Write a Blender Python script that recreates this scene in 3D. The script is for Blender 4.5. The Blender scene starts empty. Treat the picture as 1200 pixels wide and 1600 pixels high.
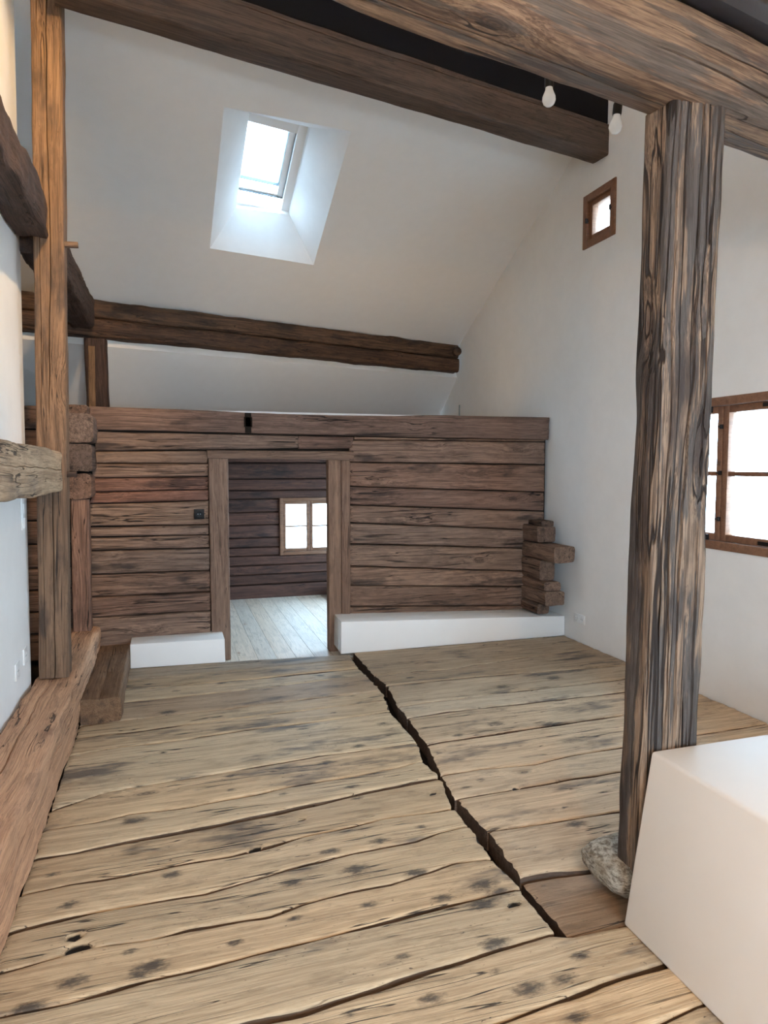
import bpy, bmesh, math, random
from mathutils import Vector, Matrix, noise as mnoise

random.seed(4)
S = bpy.context.scene
COL = S.collection

# ------------------------------------------------------------------ camera
cam_d = bpy.data.cameras.new('camera')
cam_d.sensor_fit = 'VERTICAL'
cam_d.sensor_height = 32.0
cam_d.sensor_width = 24.0
cam_d.lens = 21.3
cam_d.clip_start = 0.05
cam = bpy.data.objects.new('camera', cam_d)
COL.objects.link(cam)
cam.location = (0.0, 0.0, 1.55)
cam.rotation_euler = (math.radians(90 - 3.92), 0.0, math.radians(-17.4))
S.camera = cam

# ------------------------------------------------------------------ view, sky
S.view_settings.view_transform = 'Standard'
S.view_settings.look = 'None'
S.view_settings.exposure = .95
S.view_settings.gamma = 1.0
S.view_settings.use_curve_mapping = False
S.cycles.use_denoising = True
S.cycles.max_bounces = 10
S.cycles.diffuse_bounces = 6
S.cycles.transparent_max_bounces = 8
S.cycles.sample_clamp_indirect = 8.0

SKY = 19.0
world = bpy.data.worlds.new('overcast_sky')
S.world = world
world.use_nodes = True
bgn = world.node_tree.nodes['Background']
bgn.inputs['Color'].default_value = (0.54, 0.765, 1.0, 1)
bgn.inputs['Strength'].default_value = SKY


def portal(loc, target, sx, sy):
    """marks a window opening so that the sky is sampled through it"""
    d = bpy.data.lights.new('sky_portal', 'AREA')
    d.shape = 'RECTANGLE'
    d.size, d.size_y = sx, sy
    d.cycles.is_portal = True
    o = bpy.data.objects.new('sky_portal', d)
    COL.objects.link(o)
    o.location = loc
    v = Vector(target) - Vector(loc)
    o.rotation_euler = v.to_track_quat('-Z', 'Y').to_euler()
    return o


GX = 3.41                       # gable wall plane
portal((GX + .22, 3.58, 1.5), (0, 3.58, 1.5), .9, .95)
portal((GX + .22, 4.96, 3.6), (0, 4.96, 3.6), .28, .28)
portal((GX + .22, 6.85, 1.05), (0, 6.85, 1.05), 1.8, 1.4)
portal((1.63, 8.55, .8), (1.63, 0, .8), .68, .68)
portal((1.0, -2.75, 1.6), (1.0, 3, 1.6), 2.4, 1.5)
portal((.80, 6.05, 4.35), (.80, 6.05 - .442, 4.35 - .891), .62, 1.05)

# a warm ceiling spotlight on the tall post and the left wall, plus an added, unseen warm bulb behind the photographer for block and near floor
SPOT, SPOT_AIM = Vector((.25, 2.15, 4.35)), Vector((-.74, 3.95, 3.15))
ADDED_BULB = Vector((.35, -.75, 2.25))
ld = bpy.data.lights.new('spot_lamp_light', 'SPOT')
ld.energy = 230
ld.color = (1.0, .66, .32)
ld.spot_size = math.radians(54)
ld.spot_blend = .6
ld.shadow_soft_size = .03
lo = bpy.data.objects.new('spot_lamp_light', ld)
COL.objects.link(lo)
lo.location = SPOT
lo.rotation_euler = (SPOT_AIM - SPOT).to_track_quat('-Z', 'Y').to_euler()
ld = bpy.data.lights.new('added_bulb_light', 'POINT')
ld.energy = 70
ld.color = (1.0, .60, .27)
ld.shadow_soft_size = .025
lo = bpy.data.objects.new('added_bulb_light', ld)
COL.objects.link(lo)
lo.location = ADDED_BULB - Vector((0, 0, .06))
# warm strip light lying on the loft behind the top log
sd_ = bpy.data.lights.new('loft_strip_light', 'AREA')
sd_.shape = 'RECTANGLE'
sd_.size, sd_.size_y = 2.6, .05
sd_.energy = 2.4
sd_.color = (1.0, .72, .42)
so_ = bpy.data.objects.new('loft_strip_light', sd_)
COL.objects.link(so_)
so_.location = (1.7, 6.1, 2.02)
so_.rotation_euler = (math.radians(180 - 20), 0, math.radians(8))


# ------------------------------------------------------------------ materials
class NT:
    def __init__(s, name):
        s.m = bpy.data.materials.new(name)
        s.m.use_nodes = True
        s.t = s.m.node_tree
        s.t.nodes.clear()
        s.out = s.t.nodes.new('ShaderNodeOutputMaterial')

    def n(s, typ, ins=None, **kw):
        nd = s.t.nodes.new(typ)
        for k, v in kw.items():
            setattr(nd, k, v)
        for k, v in (ins or {}).items():
            s.set(nd.inputs[k], v)
        return nd

    def set(s, sock, v):
        if hasattr(v, 'is_linked') or isinstance(v, bpy.types.NodeSocket):
            s.t.links.new(v, sock)
        else:
            sock.default_value = v

    def math(s, op, a, b=0.0, c=None, clamp=False):
        nd = s.n('ShaderNodeMath', operation=op, use_clamp=clamp)
        s.set(nd.inputs[0], a)
        s.set(nd.inputs[1], b)
        if c is not None:
            s.set(nd.inputs[2], c)
        return nd.outputs[0]

    def vmath(s, op, a, b):
        nd = s.n('ShaderNodeVectorMath', operation=op)
        s.set(nd.inputs[0], a)
        s.set(nd.inputs[1], b)
        return nd.outputs[0]

    def noise(s, vec, scale=1.0, detail=2.0, rough=.55):
        return s.n('ShaderNodeTexNoise', {'Vector': vec, 'Scale': scale, 'Detail': detail, 'Roughness': rough}).outputs[0]

    def ramp(s, v, a, b, lo=0.0, hi=1.0):
        nd = s.n('ShaderNodeMapRange', {'Value': v, 'From Min': a, 'From Max': b, 'To Min': lo, 'To Max': hi},
                 interpolation_type='SMOOTHSTEP')
        return nd.outputs[0]

    def mix(s, f, a, b, mode='MIX'):
        nd = s.n('ShaderNodeMix', data_type='RGBA', blend_type=mode)
        s.set(nd.inputs[0], f)
        for k, v in ((6, a), (7, b)):
            if isinstance(v, tuple):
                v = (*v, 1) if len(v) == 3 else v
            s.set(nd.inputs[k], v)
        return nd.outputs[2]

    def bsdf(s, col, rough=.7, spec=.3, bump=None, bstr=.5, bdist=.01, metal=0.0):
        b = s.n('ShaderNodeBsdfPrincipled', {'Metallic': metal})
        s.set(b.inputs['Base Color'], (*col, 1) if isinstance(col, tuple) and len(col) == 3 else col)
        s.set(b.inputs['Roughness'], rough)
        s.set(b.inputs['Specular IOR Level'], spec)
        if bump is not None:
            bn = s.n('ShaderNodeBump', {'Height': bump, 'Strength': bstr, 'Distance': bdist})
            s.t.links.new(bn.outputs[0], b.inputs['Normal'])
        s.t.links.new(b.outputs[0], s.out.inputs[0])
        return s.m


def wood(name, light, dark, stain=(.05, .045, .045), stain_amt=.5, thr=.56, knots=.35, crack=.8,
         patch=None, patch_amt=0.0, patch_thr=.5, rough=.72, spec=.3, bump=.6, knot_col=(.05, .035, .028),
         fine=1.0, crack_w=.012, speck=.5, crack_m=.46, line=.55, mottle=.4):
    N = NT(name)
    tc = N.n('ShaderNodeTexCoord').outputs['Object']
    oi = N.n('ShaderNodeObjectInfo')
    rnd = oi.outputs['Random']
    off = N.n('ShaderNodeCombineXYZ', {0: N.math('MULTIPLY', rnd, 37.0), 1: N.math('MULTIPLY', rnd, 91.0),
                                       2: N.math('MULTIPLY', rnd, 53.0)}).outputs[0]
    P = N.vmath('ADD', tc, off)
    w = N.noise(N.vmath('MULTIPLY', P, (1.3, 3.5, 3.5)), 1, 1)
    w = N.math('MULTIPLY', N.math('SUBTRACT', w, .5), .06)
    # knots: cells drawn out along the grain
    vo = N.n('ShaderNodeTexVoronoi', {'Vector': N.vmath('MULTIPLY', P, (2.3, 6.5, 6.5)), 'Scale': 1.0, 'Randomness': 1.0})
    vd, vc = vo.outputs['Distance'], vo.outputs['Color']
    sel = N.n('ShaderNodeSeparateColor', {0: vc})
    has = N.math('LESS_THAN', sel.outputs[0], knots)
    size = N.math('MULTIPLY_ADD', sel.outputs[1], .12, .10)
    rel = N.math('DIVIDE', vd, size)
    rel = N.math('ADD', rel, N.math('MULTIPLY', N.math('SUBTRACT', N.noise(N.vmath('MULTIPLY', P, (25, 60, 60)), 1, 2), .5), .9))
    kn = N.math('MULTIPLY', N.ramp(rel, 1.1, .45), has)
    fall = N.math('MULTIPLY', N.ramp(vd, .5, .0), has)
    bend = N.math('ADD', w, N.math('MULTIPLY', fall, .03))
    P3 = N.vmath('ADD', P, N.n('ShaderNodeCombineXYZ', {1: bend, 2: bend}).outputs[0])
    g = N.noise(N.vmath('MULTIPLY', P3, (4.0, 150 * fine, 150 * fine)), 1, 3, .65)
    st = N.noise(N.vmath('MULTIPLY', P3, (1.2, 38 * fine, 38 * fine)), 1, 4, .65)
    bl = N.noise(N.vmath('MULTIPLY', P, (1.7, 6, 6)), 1, 4, .65)
    big = N.noise(N.vmath('MULTIPLY', P, (.8, 2.2, 2.2)), 1, 2)
    tone = N.math('ADD', N.math('MULTIPLY', g, .45), N.math('MULTIPLY', st, .55))
    col = N.mix(N.ramp(tone, .36, .63), dark, light)
    fl_ = N.noise(N.vmath('MULTIPLY', P3, (2.2, 210 * fine, 210 * fine)), 1, 2, .6)
    col = N.mix(N.ramp(fl_, (.46), .36, 0, line), col, tuple(c * .35 for c in dark))
    col = N.mix(N.ramp(big, .35, .7, .0, .35), col, tuple(c * .62 for c in light))
    mo = N.noise(N.vmath('MULTIPLY', N.vmath('ADD', P, (5, 3, 9)), (5, 17, 17)), 1, 5, .7)
    col = N.mix(N.ramp(mo, .50, .68, 0, mottle), col, tuple(c * .5 for c in dark))
    if patch:
        pt = N.noise(N.vmath('MULTIPLY', N.vmath('ADD', P, (11, 7, 3)), (1.5, 20, 20)), 1, 5, .68)
        pf = N.math('MULTIPLY', N.ramp(pt, patch_thr, patch_thr + .06), patch_amt)
        pc = N.mix(N.ramp(g, .3, .7), tuple(c * .55 for c in patch), patch)
        col = N.mix(pf, col, pc)
    sf = N.math('MULTIPLY', N.ramp(bl, thr, thr + .16), stain_amt)
    col = N.mix(sf, col, stain)
    sp = N.noise(N.vmath('MULTIPLY', P, (45, 110, 110)), 1, 2)
    spf = N.math('MULTIPLY', N.ramp(sp, .66, .74), N.math('MULTIPLY', N.ramp(bl, .42, .6), speck))
    col = N.mix(spf, col, (.035, .027, .022))
    cn = N.noise(N.vmath('MULTIPLY', P3, (.45, 21, 21)), 1, 2)
    ck = N.ramp(N.math('ABSOLUTE', N.math('SUBTRACT', cn, .5)), crack_w, crack_w * .25)
    cm = N.ramp(N.noise(N.vmath('MULTIPLY', P, (1.1, 2.6, 2.6)), 1, 1), crack_m, crack_m + .10)
    ck = N.math('MULTIPLY', ck, cm)
    col = N.mix(N.math('MULTIPLY', ck, crack), col, (.018, .013, .011))
    rings = N.math('MULTIPLY_ADD', N.math('SINE', N.math('MULTIPLY', vd, 150.0)), .25, .75)
    col = N.mix(N.math('MULTIPLY', kn, N.math('MULTIPLY', rings, .85)), col, knot_col)
    at = N.n('ShaderNodeAttribute', attribute_name='spot')
    spt = at.outputs['Fac']
    sn = N.noise(N.vmath('MULTIPLY', P, (30, 70, 70)), 1, 3, .7)
    spm = N.ramp(N.math('ADD', spt, N.math('MULTIPLY', N.math('SUBTRACT', sn, .5), 1.0)), .30, .85)
    spm = N.math('MULTIPLY', spm, N.math('GREATER_THAN', spt, .02))
    col = N.mix(N.math('MULTIPLY', spm, .85), col, (.035, .033, .033))
    ho = N.n('ShaderNodeAttribute', attribute_name='hole').outputs['Fac']
    col = N.mix(N.ramp(ho, .3, .6), col, (.008, .006, .005))
    col = N.mix(1.0, col, oi.outputs['Color'], 'MULTIPLY')
    h = N.math('ADD', N.math('MULTIPLY', g, .35), N.math('MULTIPLY', st, .5))
    h = N.math('SUBTRACT', h, N.math('MULTIPLY', ck, .9))
    h = N.math('ADD', h, N.math('MULTIPLY', kn, .15))
    h = N.math('ADD', h, N.math('MULTIPLY', bl, .6))
    return N.bsdf(col, rough, spec, h, bump, .012)


def plain(name, col, rough=.6, spec=.4, metal=0.0, nscale=0, nstr=.2, var=.0):
    N = NT(name)
    c = col
    b = None
    if nscale:
        P = N.n('ShaderNodeTexCoord').outputs['Object']
        b = N.noise(P, nscale, 4, .6)
        if var:
            v = N.noise(P, nscale * .12, 3, .6)
            c = N.mix(N.ramp(v, .3, .7), tuple(x * (1 - var) for x in col), col)
    return N.bsdf(c, rough, spec, b, nstr, .004, metal)


def emis(name, col, strength):
    N = NT(name)
    e = N.n('ShaderNodeEmission', {'Color': (*col, 1), 'Strength': strength})
    N.t.links.new(e.outputs[0], N.out.inputs[0])
    return N.m


def glass_mat(name, tint=(.97, .985, .98), refl=.08):
    N = NT(name)
    t = N.n('ShaderNodeBsdfTransparent', {'Color': (*tint, 1)})
    g = N.n('ShaderNodeBsdfGlossy', {'Roughness': .02})
    fc = N.n('ShaderNodeLayerWeight', {'Blend': .5}).outputs['Facing']
    f = N.math('MULTIPLY_ADD', N.math('POWER', fc, 5.0), .9, .04, clamp=True)
    mx = N.n('ShaderNodeMixShader')
    N.set(mx.inputs[0], f)
    N.t.links.new(t.outputs[0], mx.inputs[1])
    N.t.links.new(g.outputs[0], mx.inputs[2])
    N.t.links.new(mx.outputs[0], N.out.inputs[0])
    return N.m


M = dict(
    floor=wood('aged_floor_wood', (.70, .525, .335), (.45, .325, .20), stain=(.12, .10, .085), stain_amt=.85, thr=.535, knots=.16,
               crack=.9, rough=.62, bump=.55, knot_col=(.06, .05, .045), crack_w=.011, speck=.9, crack_m=.44, line=.22),
    log=wood('dark_log_wood', (.30, .205, .152), (.115, .077, .058), stain=(.030, .024, .022), stain_amt=.8, thr=.53, knots=.22,
             crack=.95, rough=.75, bump=.7, crack_w=.016, crack_m=.42),
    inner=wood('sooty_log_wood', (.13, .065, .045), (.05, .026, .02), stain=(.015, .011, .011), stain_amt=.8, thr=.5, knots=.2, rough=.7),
    jamb=wood('door_frame_wood', (.29, .19, .135), (.15, .096, .070), stain=(.08, .06, .05), stain_amt=.4, thr=.6, knots=.25, crack=.6),
    post=wood('brown_post_wood', (.255, .155, .094), (.115, .07, .044), stain=(.05, .036, .03), stain_amt=.75, thr=.53, knots=.3, crack=.85),
    rail=wood('pale_rail_wood', (.54, .395, .26), (.32, .22, .14), stain=(.11, .10, .095), stain_amt=.5, thr=.55, knots=.2, crack=.8),
    sill=wood('reddish_sill_wood', (.66, .385, .228), (.44, .24, .14), stain=(.12, .06, .042), stain_amt=.7, thr=.57, knots=.12, crack=.8, bump=.8),
    tie=wood('dark_tie_wood', (.10, .062, .046), (.035, .022, .018), stain=(.02, .016, .015), stain_amt=.7, thr=.52, knots=.35, bump=.9),
    floor_side=wood('darkened_plank_sides', (.16, .105, .068), (.08, .052, .036), knots=.1),  # aged plank sides, coloured extra dark so the floor gaps look shaded
    purlin=wood('smoky_purlin_wood', (.16, .090, .052), (.035, .021, .016), stain=(.018, .014, .013), stain_amt=.85, thr=.5, knots=.35, crack=.9),
    beam=wood('brown_beam_wood', (.135, .088, .062), (.058, .038, .029), stain=(.035, .025, .022), stain_amt=.5, thr=.58, knots=.3, crack=.6),
    front=wood('streaked_beam_wood', (.285, .188, .12), (.08, .047, .033), stain=(.045, .028, .028), stain_amt=.85, thr=.52, knots=.2, crack=.9,
               patch=(.095, .085, .075), patch_amt=.75, patch_thr=.50),
    weathered=wood('weathered_post_wood', (.335, .242, .172), (.072, .05, .038), stain=(.035, .027, .025), stain_amt=.85, thr=.50, knots=.25, crack=1.0,
                   patch=(.085, .080, .078), patch_amt=.9, patch_thr=.475, bump=1.0, crack_w=.03, crack_m=.36, fine=1.35, line=.75),
    window=wood('oiled_window_wood', (.28, .145, .085), (.20, .10, .06), stain=(.15, .07, .04), stain_amt=.2, knots=.02, crack=0, rough=.45, bump=.1, speck=0),
    pine=wood('pale_pine_boards', (.82, .70, .58), (.74, .61, .48), stain=(.6, .42, .28), stain_amt=.25, thr=.6, knots=.42, crack=.1, rough=.5,
              bump=.1, knot_col=(.38, .2, .11), speck=0),
    plaster=plain('white_plaster', (.82, .815, .80), .85, .15, nscale=60, nstr=.08, var=.03),
    ceiling=plain('white_ceiling_plaster', (.80, .79, .77), .9, .1, nscale=90, nstr=.06, var=.02),
    smooth=plain('smooth_white_plaster', (.72, .695, .66), .5, .4, nscale=25, nstr=.03, var=.03),
    plinth=plain('plinth_plaster', (.84, .83, .81), .6, .3, nscale=40, nstr=.04, var=.02),
    steel=plain('black_painted_steel', (.012, .013, .017), .36, .5, nscale=35, nstr=.12),
    matt=plain('matt_black_steel', (.006, .006, .008), .7, .12, nscale=35, nstr=.1),
    black=plain('black_plastic', (.008, .008, .009), .45, .2),
    dark=plain('dark_gap', (.02, .015, .012), .95, .05),
    iron=plain('black_iron', (.02, .018, .018), .5, .5, .6),
    white=plain('white_plastic', (.78, .79, .79), .35, .5),
    wframe=plain('white_window_paint', (.86, .88, .88), .35, .4),
    bulb=plain('opal_bulb_glass', (.85, .88, .88), .18, .5),
    grey=plain('grey_gasket', (.22, .27, .29), .5, .3),
    roof=plain('neighbour_roof_sheet', (.5, .56, .6), .6, .3, nscale=4, nstr=.2, var=.1),
    ground=plain('pale_ground', (.6, .62, .62), .9, .1, nscale=2, nstr=.2, var=.1),
    glass=glass_mat('window_glass'),
    tinted=glass_mat('tinted_roof_glass', (.55, .57, .58)),
    lamp=emis('added_lit_bulb', (1.0, .62, .3), 12.0),
)


def stone_mat():
    N = NT('speckled_granite')
    P = N.n('ShaderNodeTexCoord').outputs['Object']
    a = N.noise(N.vmath('MULTIPLY', P, (40, 40, 90)), 1, 5, .7)
    b = N.noise(P, 14, 3)
    c = N.mix(N.ramp(a, .36, .62), (.16, .14, .11), (.55, .52, .45))
    c = N.mix(N.ramp(b, .45, .7, 0, .5), c, (.33, .27, .18))
    return N.bsdf(c, .85, .25, N.math('ADD', a, N.math('MULTIPLY', b, .8)), 1.0, .02)


M['stone'] = stone_mat()


# ------------------------------------------------------------------ helpers
def tag(o, label=None, cat=None, group=None, kind=None):
    if label:
        o['label'] = label
    if cat:
        o['category'] = cat
    if group:
        o['group'] = group
    if kind:
        o['kind'] = kind
    return o


def mesh_obj(name, verts, faces, mat, parent=None, smooth=40, mw=None, attrs=None, tint=None):
    me = bpy.data.meshes.new(name)
    me.from_pydata([tuple(v) for v in verts], [], faces)
    me.validate()
    bm = bmesh.new()
    bm.from_mesh(me)
    bmesh.ops.recalc_face_normals(bm, faces=bm.faces)
    bm.to_mesh(me)
    bm.free()
    for k, vals in (attrs or {}).items():
        a = me.attributes.new(k, 'FLOAT', 'POINT')
        a.data.foreach_set('value', vals)
    if smooth:
        me.shade_smooth()
        me.set_sharp_from_angle(angle=math.radians(smooth))
    me.materials.append(M[mat] if isinstance(mat, str) else mat)
    o = bpy.data.objects.new(name, me)
    COL.objects.link(o)
    if mw is not None:
        o.matrix_world = mw
    if parent is not None:
        o.parent = parent
        o.matrix_parent_inverse = parent.matrix_world.inverted()
    if tint:
        o.color = (*tint, 1)
    return o


def empty(name, loc=(0, 0, 0)):
    o = bpy.data.objects.new(name, None)
    o.empty_display_size = .1
    COL.objects.link(o)
    o.location = loc
    o.matrix_world = Matrix.Translation(loc)
    return o


def add_box(V, Fc, a, b, bev=0.0, mtx=None):
    """bevelled box between corners a and b appended to V, Fc"""
    bm = bmesh.new()
    bmesh.ops.create_cube(bm, size=1)
    for v in bm.verts:
        v.co = Vector([(a[i] + b[i]) / 2 + v.co[i] * abs(b[i] - a[i]) for i in range(3)])
    if bev:
        bmesh.ops.bevel(bm, geom=list(bm.edges), offset=bev, segments=2, affect='EDGES', profile=.5)
    k = len(V)
    bm.verts.index_update()
    for v in bm.verts:
        V.append(mtx @ v.co if mtx else v.co.copy())
    for f in bm.faces:
        Fc.append([k + v.index for v in f.verts])
    bm.free()


def boxes(name, lst, mat, parent=None, bev=0.0, mtx=None, tint=None):
    V, Fc = [], []
    for a, b in lst:
        add_box(V, Fc, a, b, bev, mtx)
    return mesh_obj(name, V, Fc, mat, parent, tint=tint)


def fr1(x, sd):
    return mnoise.noise(Vector((x, sd * 7.31 + .37, sd * 1.7)))


def timber(name, p0, p1, w, h, mat, parent=None, side=(0, 1, 0), cham=.012, rough=.006, freq=3.0, seg=None, seed=None,
           tint=None, taper=(1, 1), grooves=(), bow=0.0, cuts=3, chams=None):
    # grooves: (face 0..3, place across 0..1, depth, half width) - real drying cracks that open and close along the timber
    """hewn squared timber; local X runs along it, local Y is `side`, local Z the other way across"""
    p0, p1 = Vector(p0), Vector(p1)
    X = (p1 - p0)
    L = X.length
    X.normalize()
    Y = Vector(side)
    Y = (Y - X * Y.dot(X)).normalized()
    Z = X.cross(Y)
    mw = Matrix(((X.x, Y.x, Z.x, p0.x), (X.y, Y.y, Z.y, p0.y), (X.z, Y.z, Z.z, p0.z), (0, 0, 0, 1)))
    seg = seg or max(6, int(L / .06))
    sd = seed if seed is not None else random.uniform(0, 90)
    ch = chams or [cham] * 4
    # ring: list of (y, z, nx, nz) counter-clockwise, corners ++, -+, --, +-
    ring = []
    gmap = {}
    cs = [(1, 1), (-1, 1), (-1, -1), (1, -1)]
    for i, (sy, sz) in enumerate(cs):
        c = ch[i]
        A = (sy * (w / 2 - c), sz * h / 2)
        B = (sy * w / 2, sz * (h / 2 - c))
        mid = (sy * (w / 2 - c * .3), sz * (h / 2 - c * .3))
        seq = [B, mid, A] if i in (0, 2) else [A, mid, B]
        ring += seq
        # points along the face towards the next corner
        ny, nz = cs[(i + 1) % 4]
        cn = ch[(i + 1) % 4]
        if i in (0, 2):
            E = (ny * (w / 2 - cn), nz * h / 2)
        else:
            E = (ny * w / 2, nz * (h / 2 - cn))
        last = seq[-1]
        ts = [(k / (cuts + 1), None) for k in range(1, cuts + 1)]
        fl = math.hypot(E[0] - last[0], E[1] - last[1])
        inn = ((0, -1), (1, 0), (0, 1), (-1, 0))[i]
        dirn = ((E[0] - last[0]) / fl, (E[1] - last[1]) / fl)
        for gi, (gf, gt, gd, gw) in enumerate(grooves):
            if gf == i:
                ts = [q for q in ts if abs(q[0] - gt) * fl > gw * 2 + .016]
                ts += [(gt - gw / fl, (gi, 0)), (gt, (gi, 1)), (gt + gw / fl, (gi, 0))]
        for t, g in sorted(ts, key=lambda q: q[0]):
            if g:
                gmap[len(ring)] = (g[0], g[1] * grooves[g[0]][2], inn, dirn)
            ring.append((last[0] + (E[0] - last[0]) * t, last[1] + (E[1] - last[1]) * t))
    n = len(ring)
    V, Fc = [], []
    for s in range(seg + 1):
        t = s / seg
        x = t * L
        k = taper[0] + (taper[1] - taper[0]) * t
        by = bow * math.sin(math.pi * t)
        for j, (y, z) in enumerate(ring):
            q = Vector((x * freq, y * 9 + sd, z * 9 + sd * .7))
            if j in gmap:
                gi, gd, inn, dirn = gmap[j]
                wn = .012 * fr1(x * 1.1, sd + gi * 5) + .004 * fr1(x * 6, sd + gi * 7)
                op = max(.0, min(1, .55 + 1.5 * fr1(x * 1.3, sd + gi * 11)))
                y += dirn[0] * wn + inn[0] * gd * op
                z += dirn[1] * wn + inn[1] * gd * op
            d = mnoise.noise_vector(q) * rough + mnoise.noise_vector(q * 3.1) * rough * .45
            V.append(Vector((x + (d.x * .6 if s in (0, seg) else 0), y * k + d.y, z * k + d.z + by)))
    for s in range(seg):
        for j in range(n):
            a, b = s * n + j, s * n + (j + 1) % n
            Fc.append([a, b, b + n, a + n])
    for s0 in (0, seg * n):
        c = len(V)
        cen = sum((V[s0 + j] for j in range(n)), Vector()) / n
        V.append(cen)
        for j in range(n):
            Fc.append([c, s0 + j, s0 + (j + 1) % n])
    return mesh_obj(name, V, Fc, mat, parent, smooth=50, mw=mw, tint=tint)


def ev(poly, x):
    """y of a polyline at x, carried on straight at both ends"""
    if len(poly) == 1:
        return poly[0][1]
    if x <= poly[0][0]:
        a, b = poly[0], poly[1]
        sl = (b[1] - a[1]) / (b[0] - a[0])
        return a[1] + max(-.04, min(.04, sl)) * (x - a[0])
    for a, b in zip(poly, poly[1:]):
        if x <= b[0]:
            return a[1] + (b[1] - a[1]) * (x - a[0]) / (b[0] - a[0])
    a, b = poly[-2], poly[-1]
    sl = (b[1] - a[1]) / (b[0] - a[0])
    return b[1] + max(-.04, min(.04, sl)) * (x - b[0])


def strip(name, lo, hi, xs_lo, xs_hi, thick, mat, parent, frame, step=.03, across=8, gap=.004, wave=.005, cham=.009, relief=.002,
          lift=0.0, tilt=0.0, spots=(), holes=(), tint=None, endwave=.006, wfreq=3.5, opn=0.0, side_mat=None, smooth=55):
    """a board between two edge curves in a plane. frame(u, v, w) gives the world axes; local X = u along the grain, Y = v, Z = w out"""
    sd = random.uniform(0, 90)
    u0 = min(xs_lo[0], xs_hi[0])
    v0 = (ev(lo, (xs_lo[0] + xs_lo[1]) / 2) + ev(hi, (xs_hi[0] + xs_hi[1]) / 2)) / 2
    L = max(xs_lo[1], xs_hi[1]) - u0
    ns = max(4, int(L / step))
    V, Fc, SP, HO = [], [], [], []
    rowlen = None
    for s in range(ns + 1):
        t = s / ns
        ul = xs_lo[0] + (xs_lo[1] - xs_lo[0]) * t
        uh = xs_hi[0] + (xs_hi[1] - xs_hi[0]) * t
        gl = gap + wave * (.35 + .8 * fr1(ul * wfreq * .5, sd)) + wave * .45 * fr1(ul * wfreq * 2.1, sd + 3) + wave * .16 * fr1(ul * wfreq * 9, sd + 4) + opn * max(0, fr1(ul * 1.3, sd + 61) + .45 * fr1(ul * 5, sd + 65)) ** 1.3
        gh = gap + wave * (.35 + .8 * fr1(uh * wfreq * .5, sd + 9)) + wave * .45 * fr1(uh * wfreq * 2.1, sd + 5) + wave * .16 * fr1(uh * wfreq * 9, sd + 6) + opn * max(0, fr1(uh * 1.3, sd + 71) + .45 * fr1(uh * 5, sd + 75)) ** 1.3
        vl = ev(lo, ul) + max(gl, .0012)
        vh = ev(hi, uh) - max(gh, .0008)
        if vh - vl < .012:
            m = (vl + vh) / 2
            vl, vh = m - .006, m + .006
        wd = vh - vl
        c = min(cham * (1 + .6 * fr1(ul * 5, sd + 20)), wd * .3)
        c2 = min(cham * (1 + .6 * fr1(uh * 5, sd + 30)), wd * .3)
        row = [(0, -thick), (0, -c * .9), (c * .3, -c * .3), (c, 0)]
        inner = [(c + (wd - c - c2) * k / across, 0) for k in range(1, across)]
        row += inner + [(wd - c2, 0), (wd - c2 * .3, -c2 * .3), (wd, -c2 * .9), (wd, -thick)]
        rowlen = len(row)
        for q, (dv, dw) in enumerate(row):
            f = dv / wd
            u = ul + (uh - ul) * f
            v = vl + dv
            top = 0 < q < rowlen - 1
            z = dw
            sp = ho = 0.0
            if top:
                z += lift + tilt * (f - .5) + relief * mnoise.noise(Vector((u * 2.2, v * 14, sd))) + relief * .8 * mnoise.noise(Vector((u * 7, v * 30, sd)))
                for kx, ky, kr in spots:
                    d = math.hypot((u - kx) / (.034 * kr), (v - ky) / (.0165 * kr))
                    if d < 1.6:
                        sp = max(sp, 1 - d / 1.6)
                for kx, ky, kr in holes:
                    d = math.hypot((u - kx) / (.026 * kr), (v - ky) / (.017 * kr))
                    if d < 1.25:
                        ho = max(ho, min(1, (1.25 - d) * 1.6))
                        z -= .018 * min(1, (1.25 - d) * 2)
                if s in (0, ns):
                    z -= cham * .5
            eu = 0
            if s in (0, ns):
                eu = endwave * fr1(v * 30, sd + 50)
            V.append((u - u0 + eu, v - v0, z))
            SP.append(sp)
            HO.append(ho)
    n = rowlen
    for s in range(ns):
        for q in range(n - 1):
            a = s * n + q
            Fc.append([a, a + 1, a + 1 + n, a + n])
        Fc.append([s * n + n - 1, s * n, s * n + n, s * n + 2 * n - 1])
    Fc.append(list(range(n - 1, -1, -1)))
    Fc.append([ns * n + q for q in range(n)])
    ax = frame['ax']
    org = frame['o'] + ax[0] * u0 + ax[1] * v0
    mw = Matrix(((ax[0].x, ax[1].x, ax[2].x, org.x), (ax[0].y, ax[1].y, ax[2].y, org.y), (ax[0].z, ax[1].z, ax[2].z, org.z), (0, 0, 0, 1)))
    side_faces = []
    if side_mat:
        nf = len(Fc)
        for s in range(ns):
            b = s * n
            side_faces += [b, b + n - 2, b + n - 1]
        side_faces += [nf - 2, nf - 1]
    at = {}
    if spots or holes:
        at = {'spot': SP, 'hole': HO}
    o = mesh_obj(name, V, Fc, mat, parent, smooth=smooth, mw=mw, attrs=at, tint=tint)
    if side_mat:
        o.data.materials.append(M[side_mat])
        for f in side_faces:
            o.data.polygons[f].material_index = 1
    return o


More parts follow.
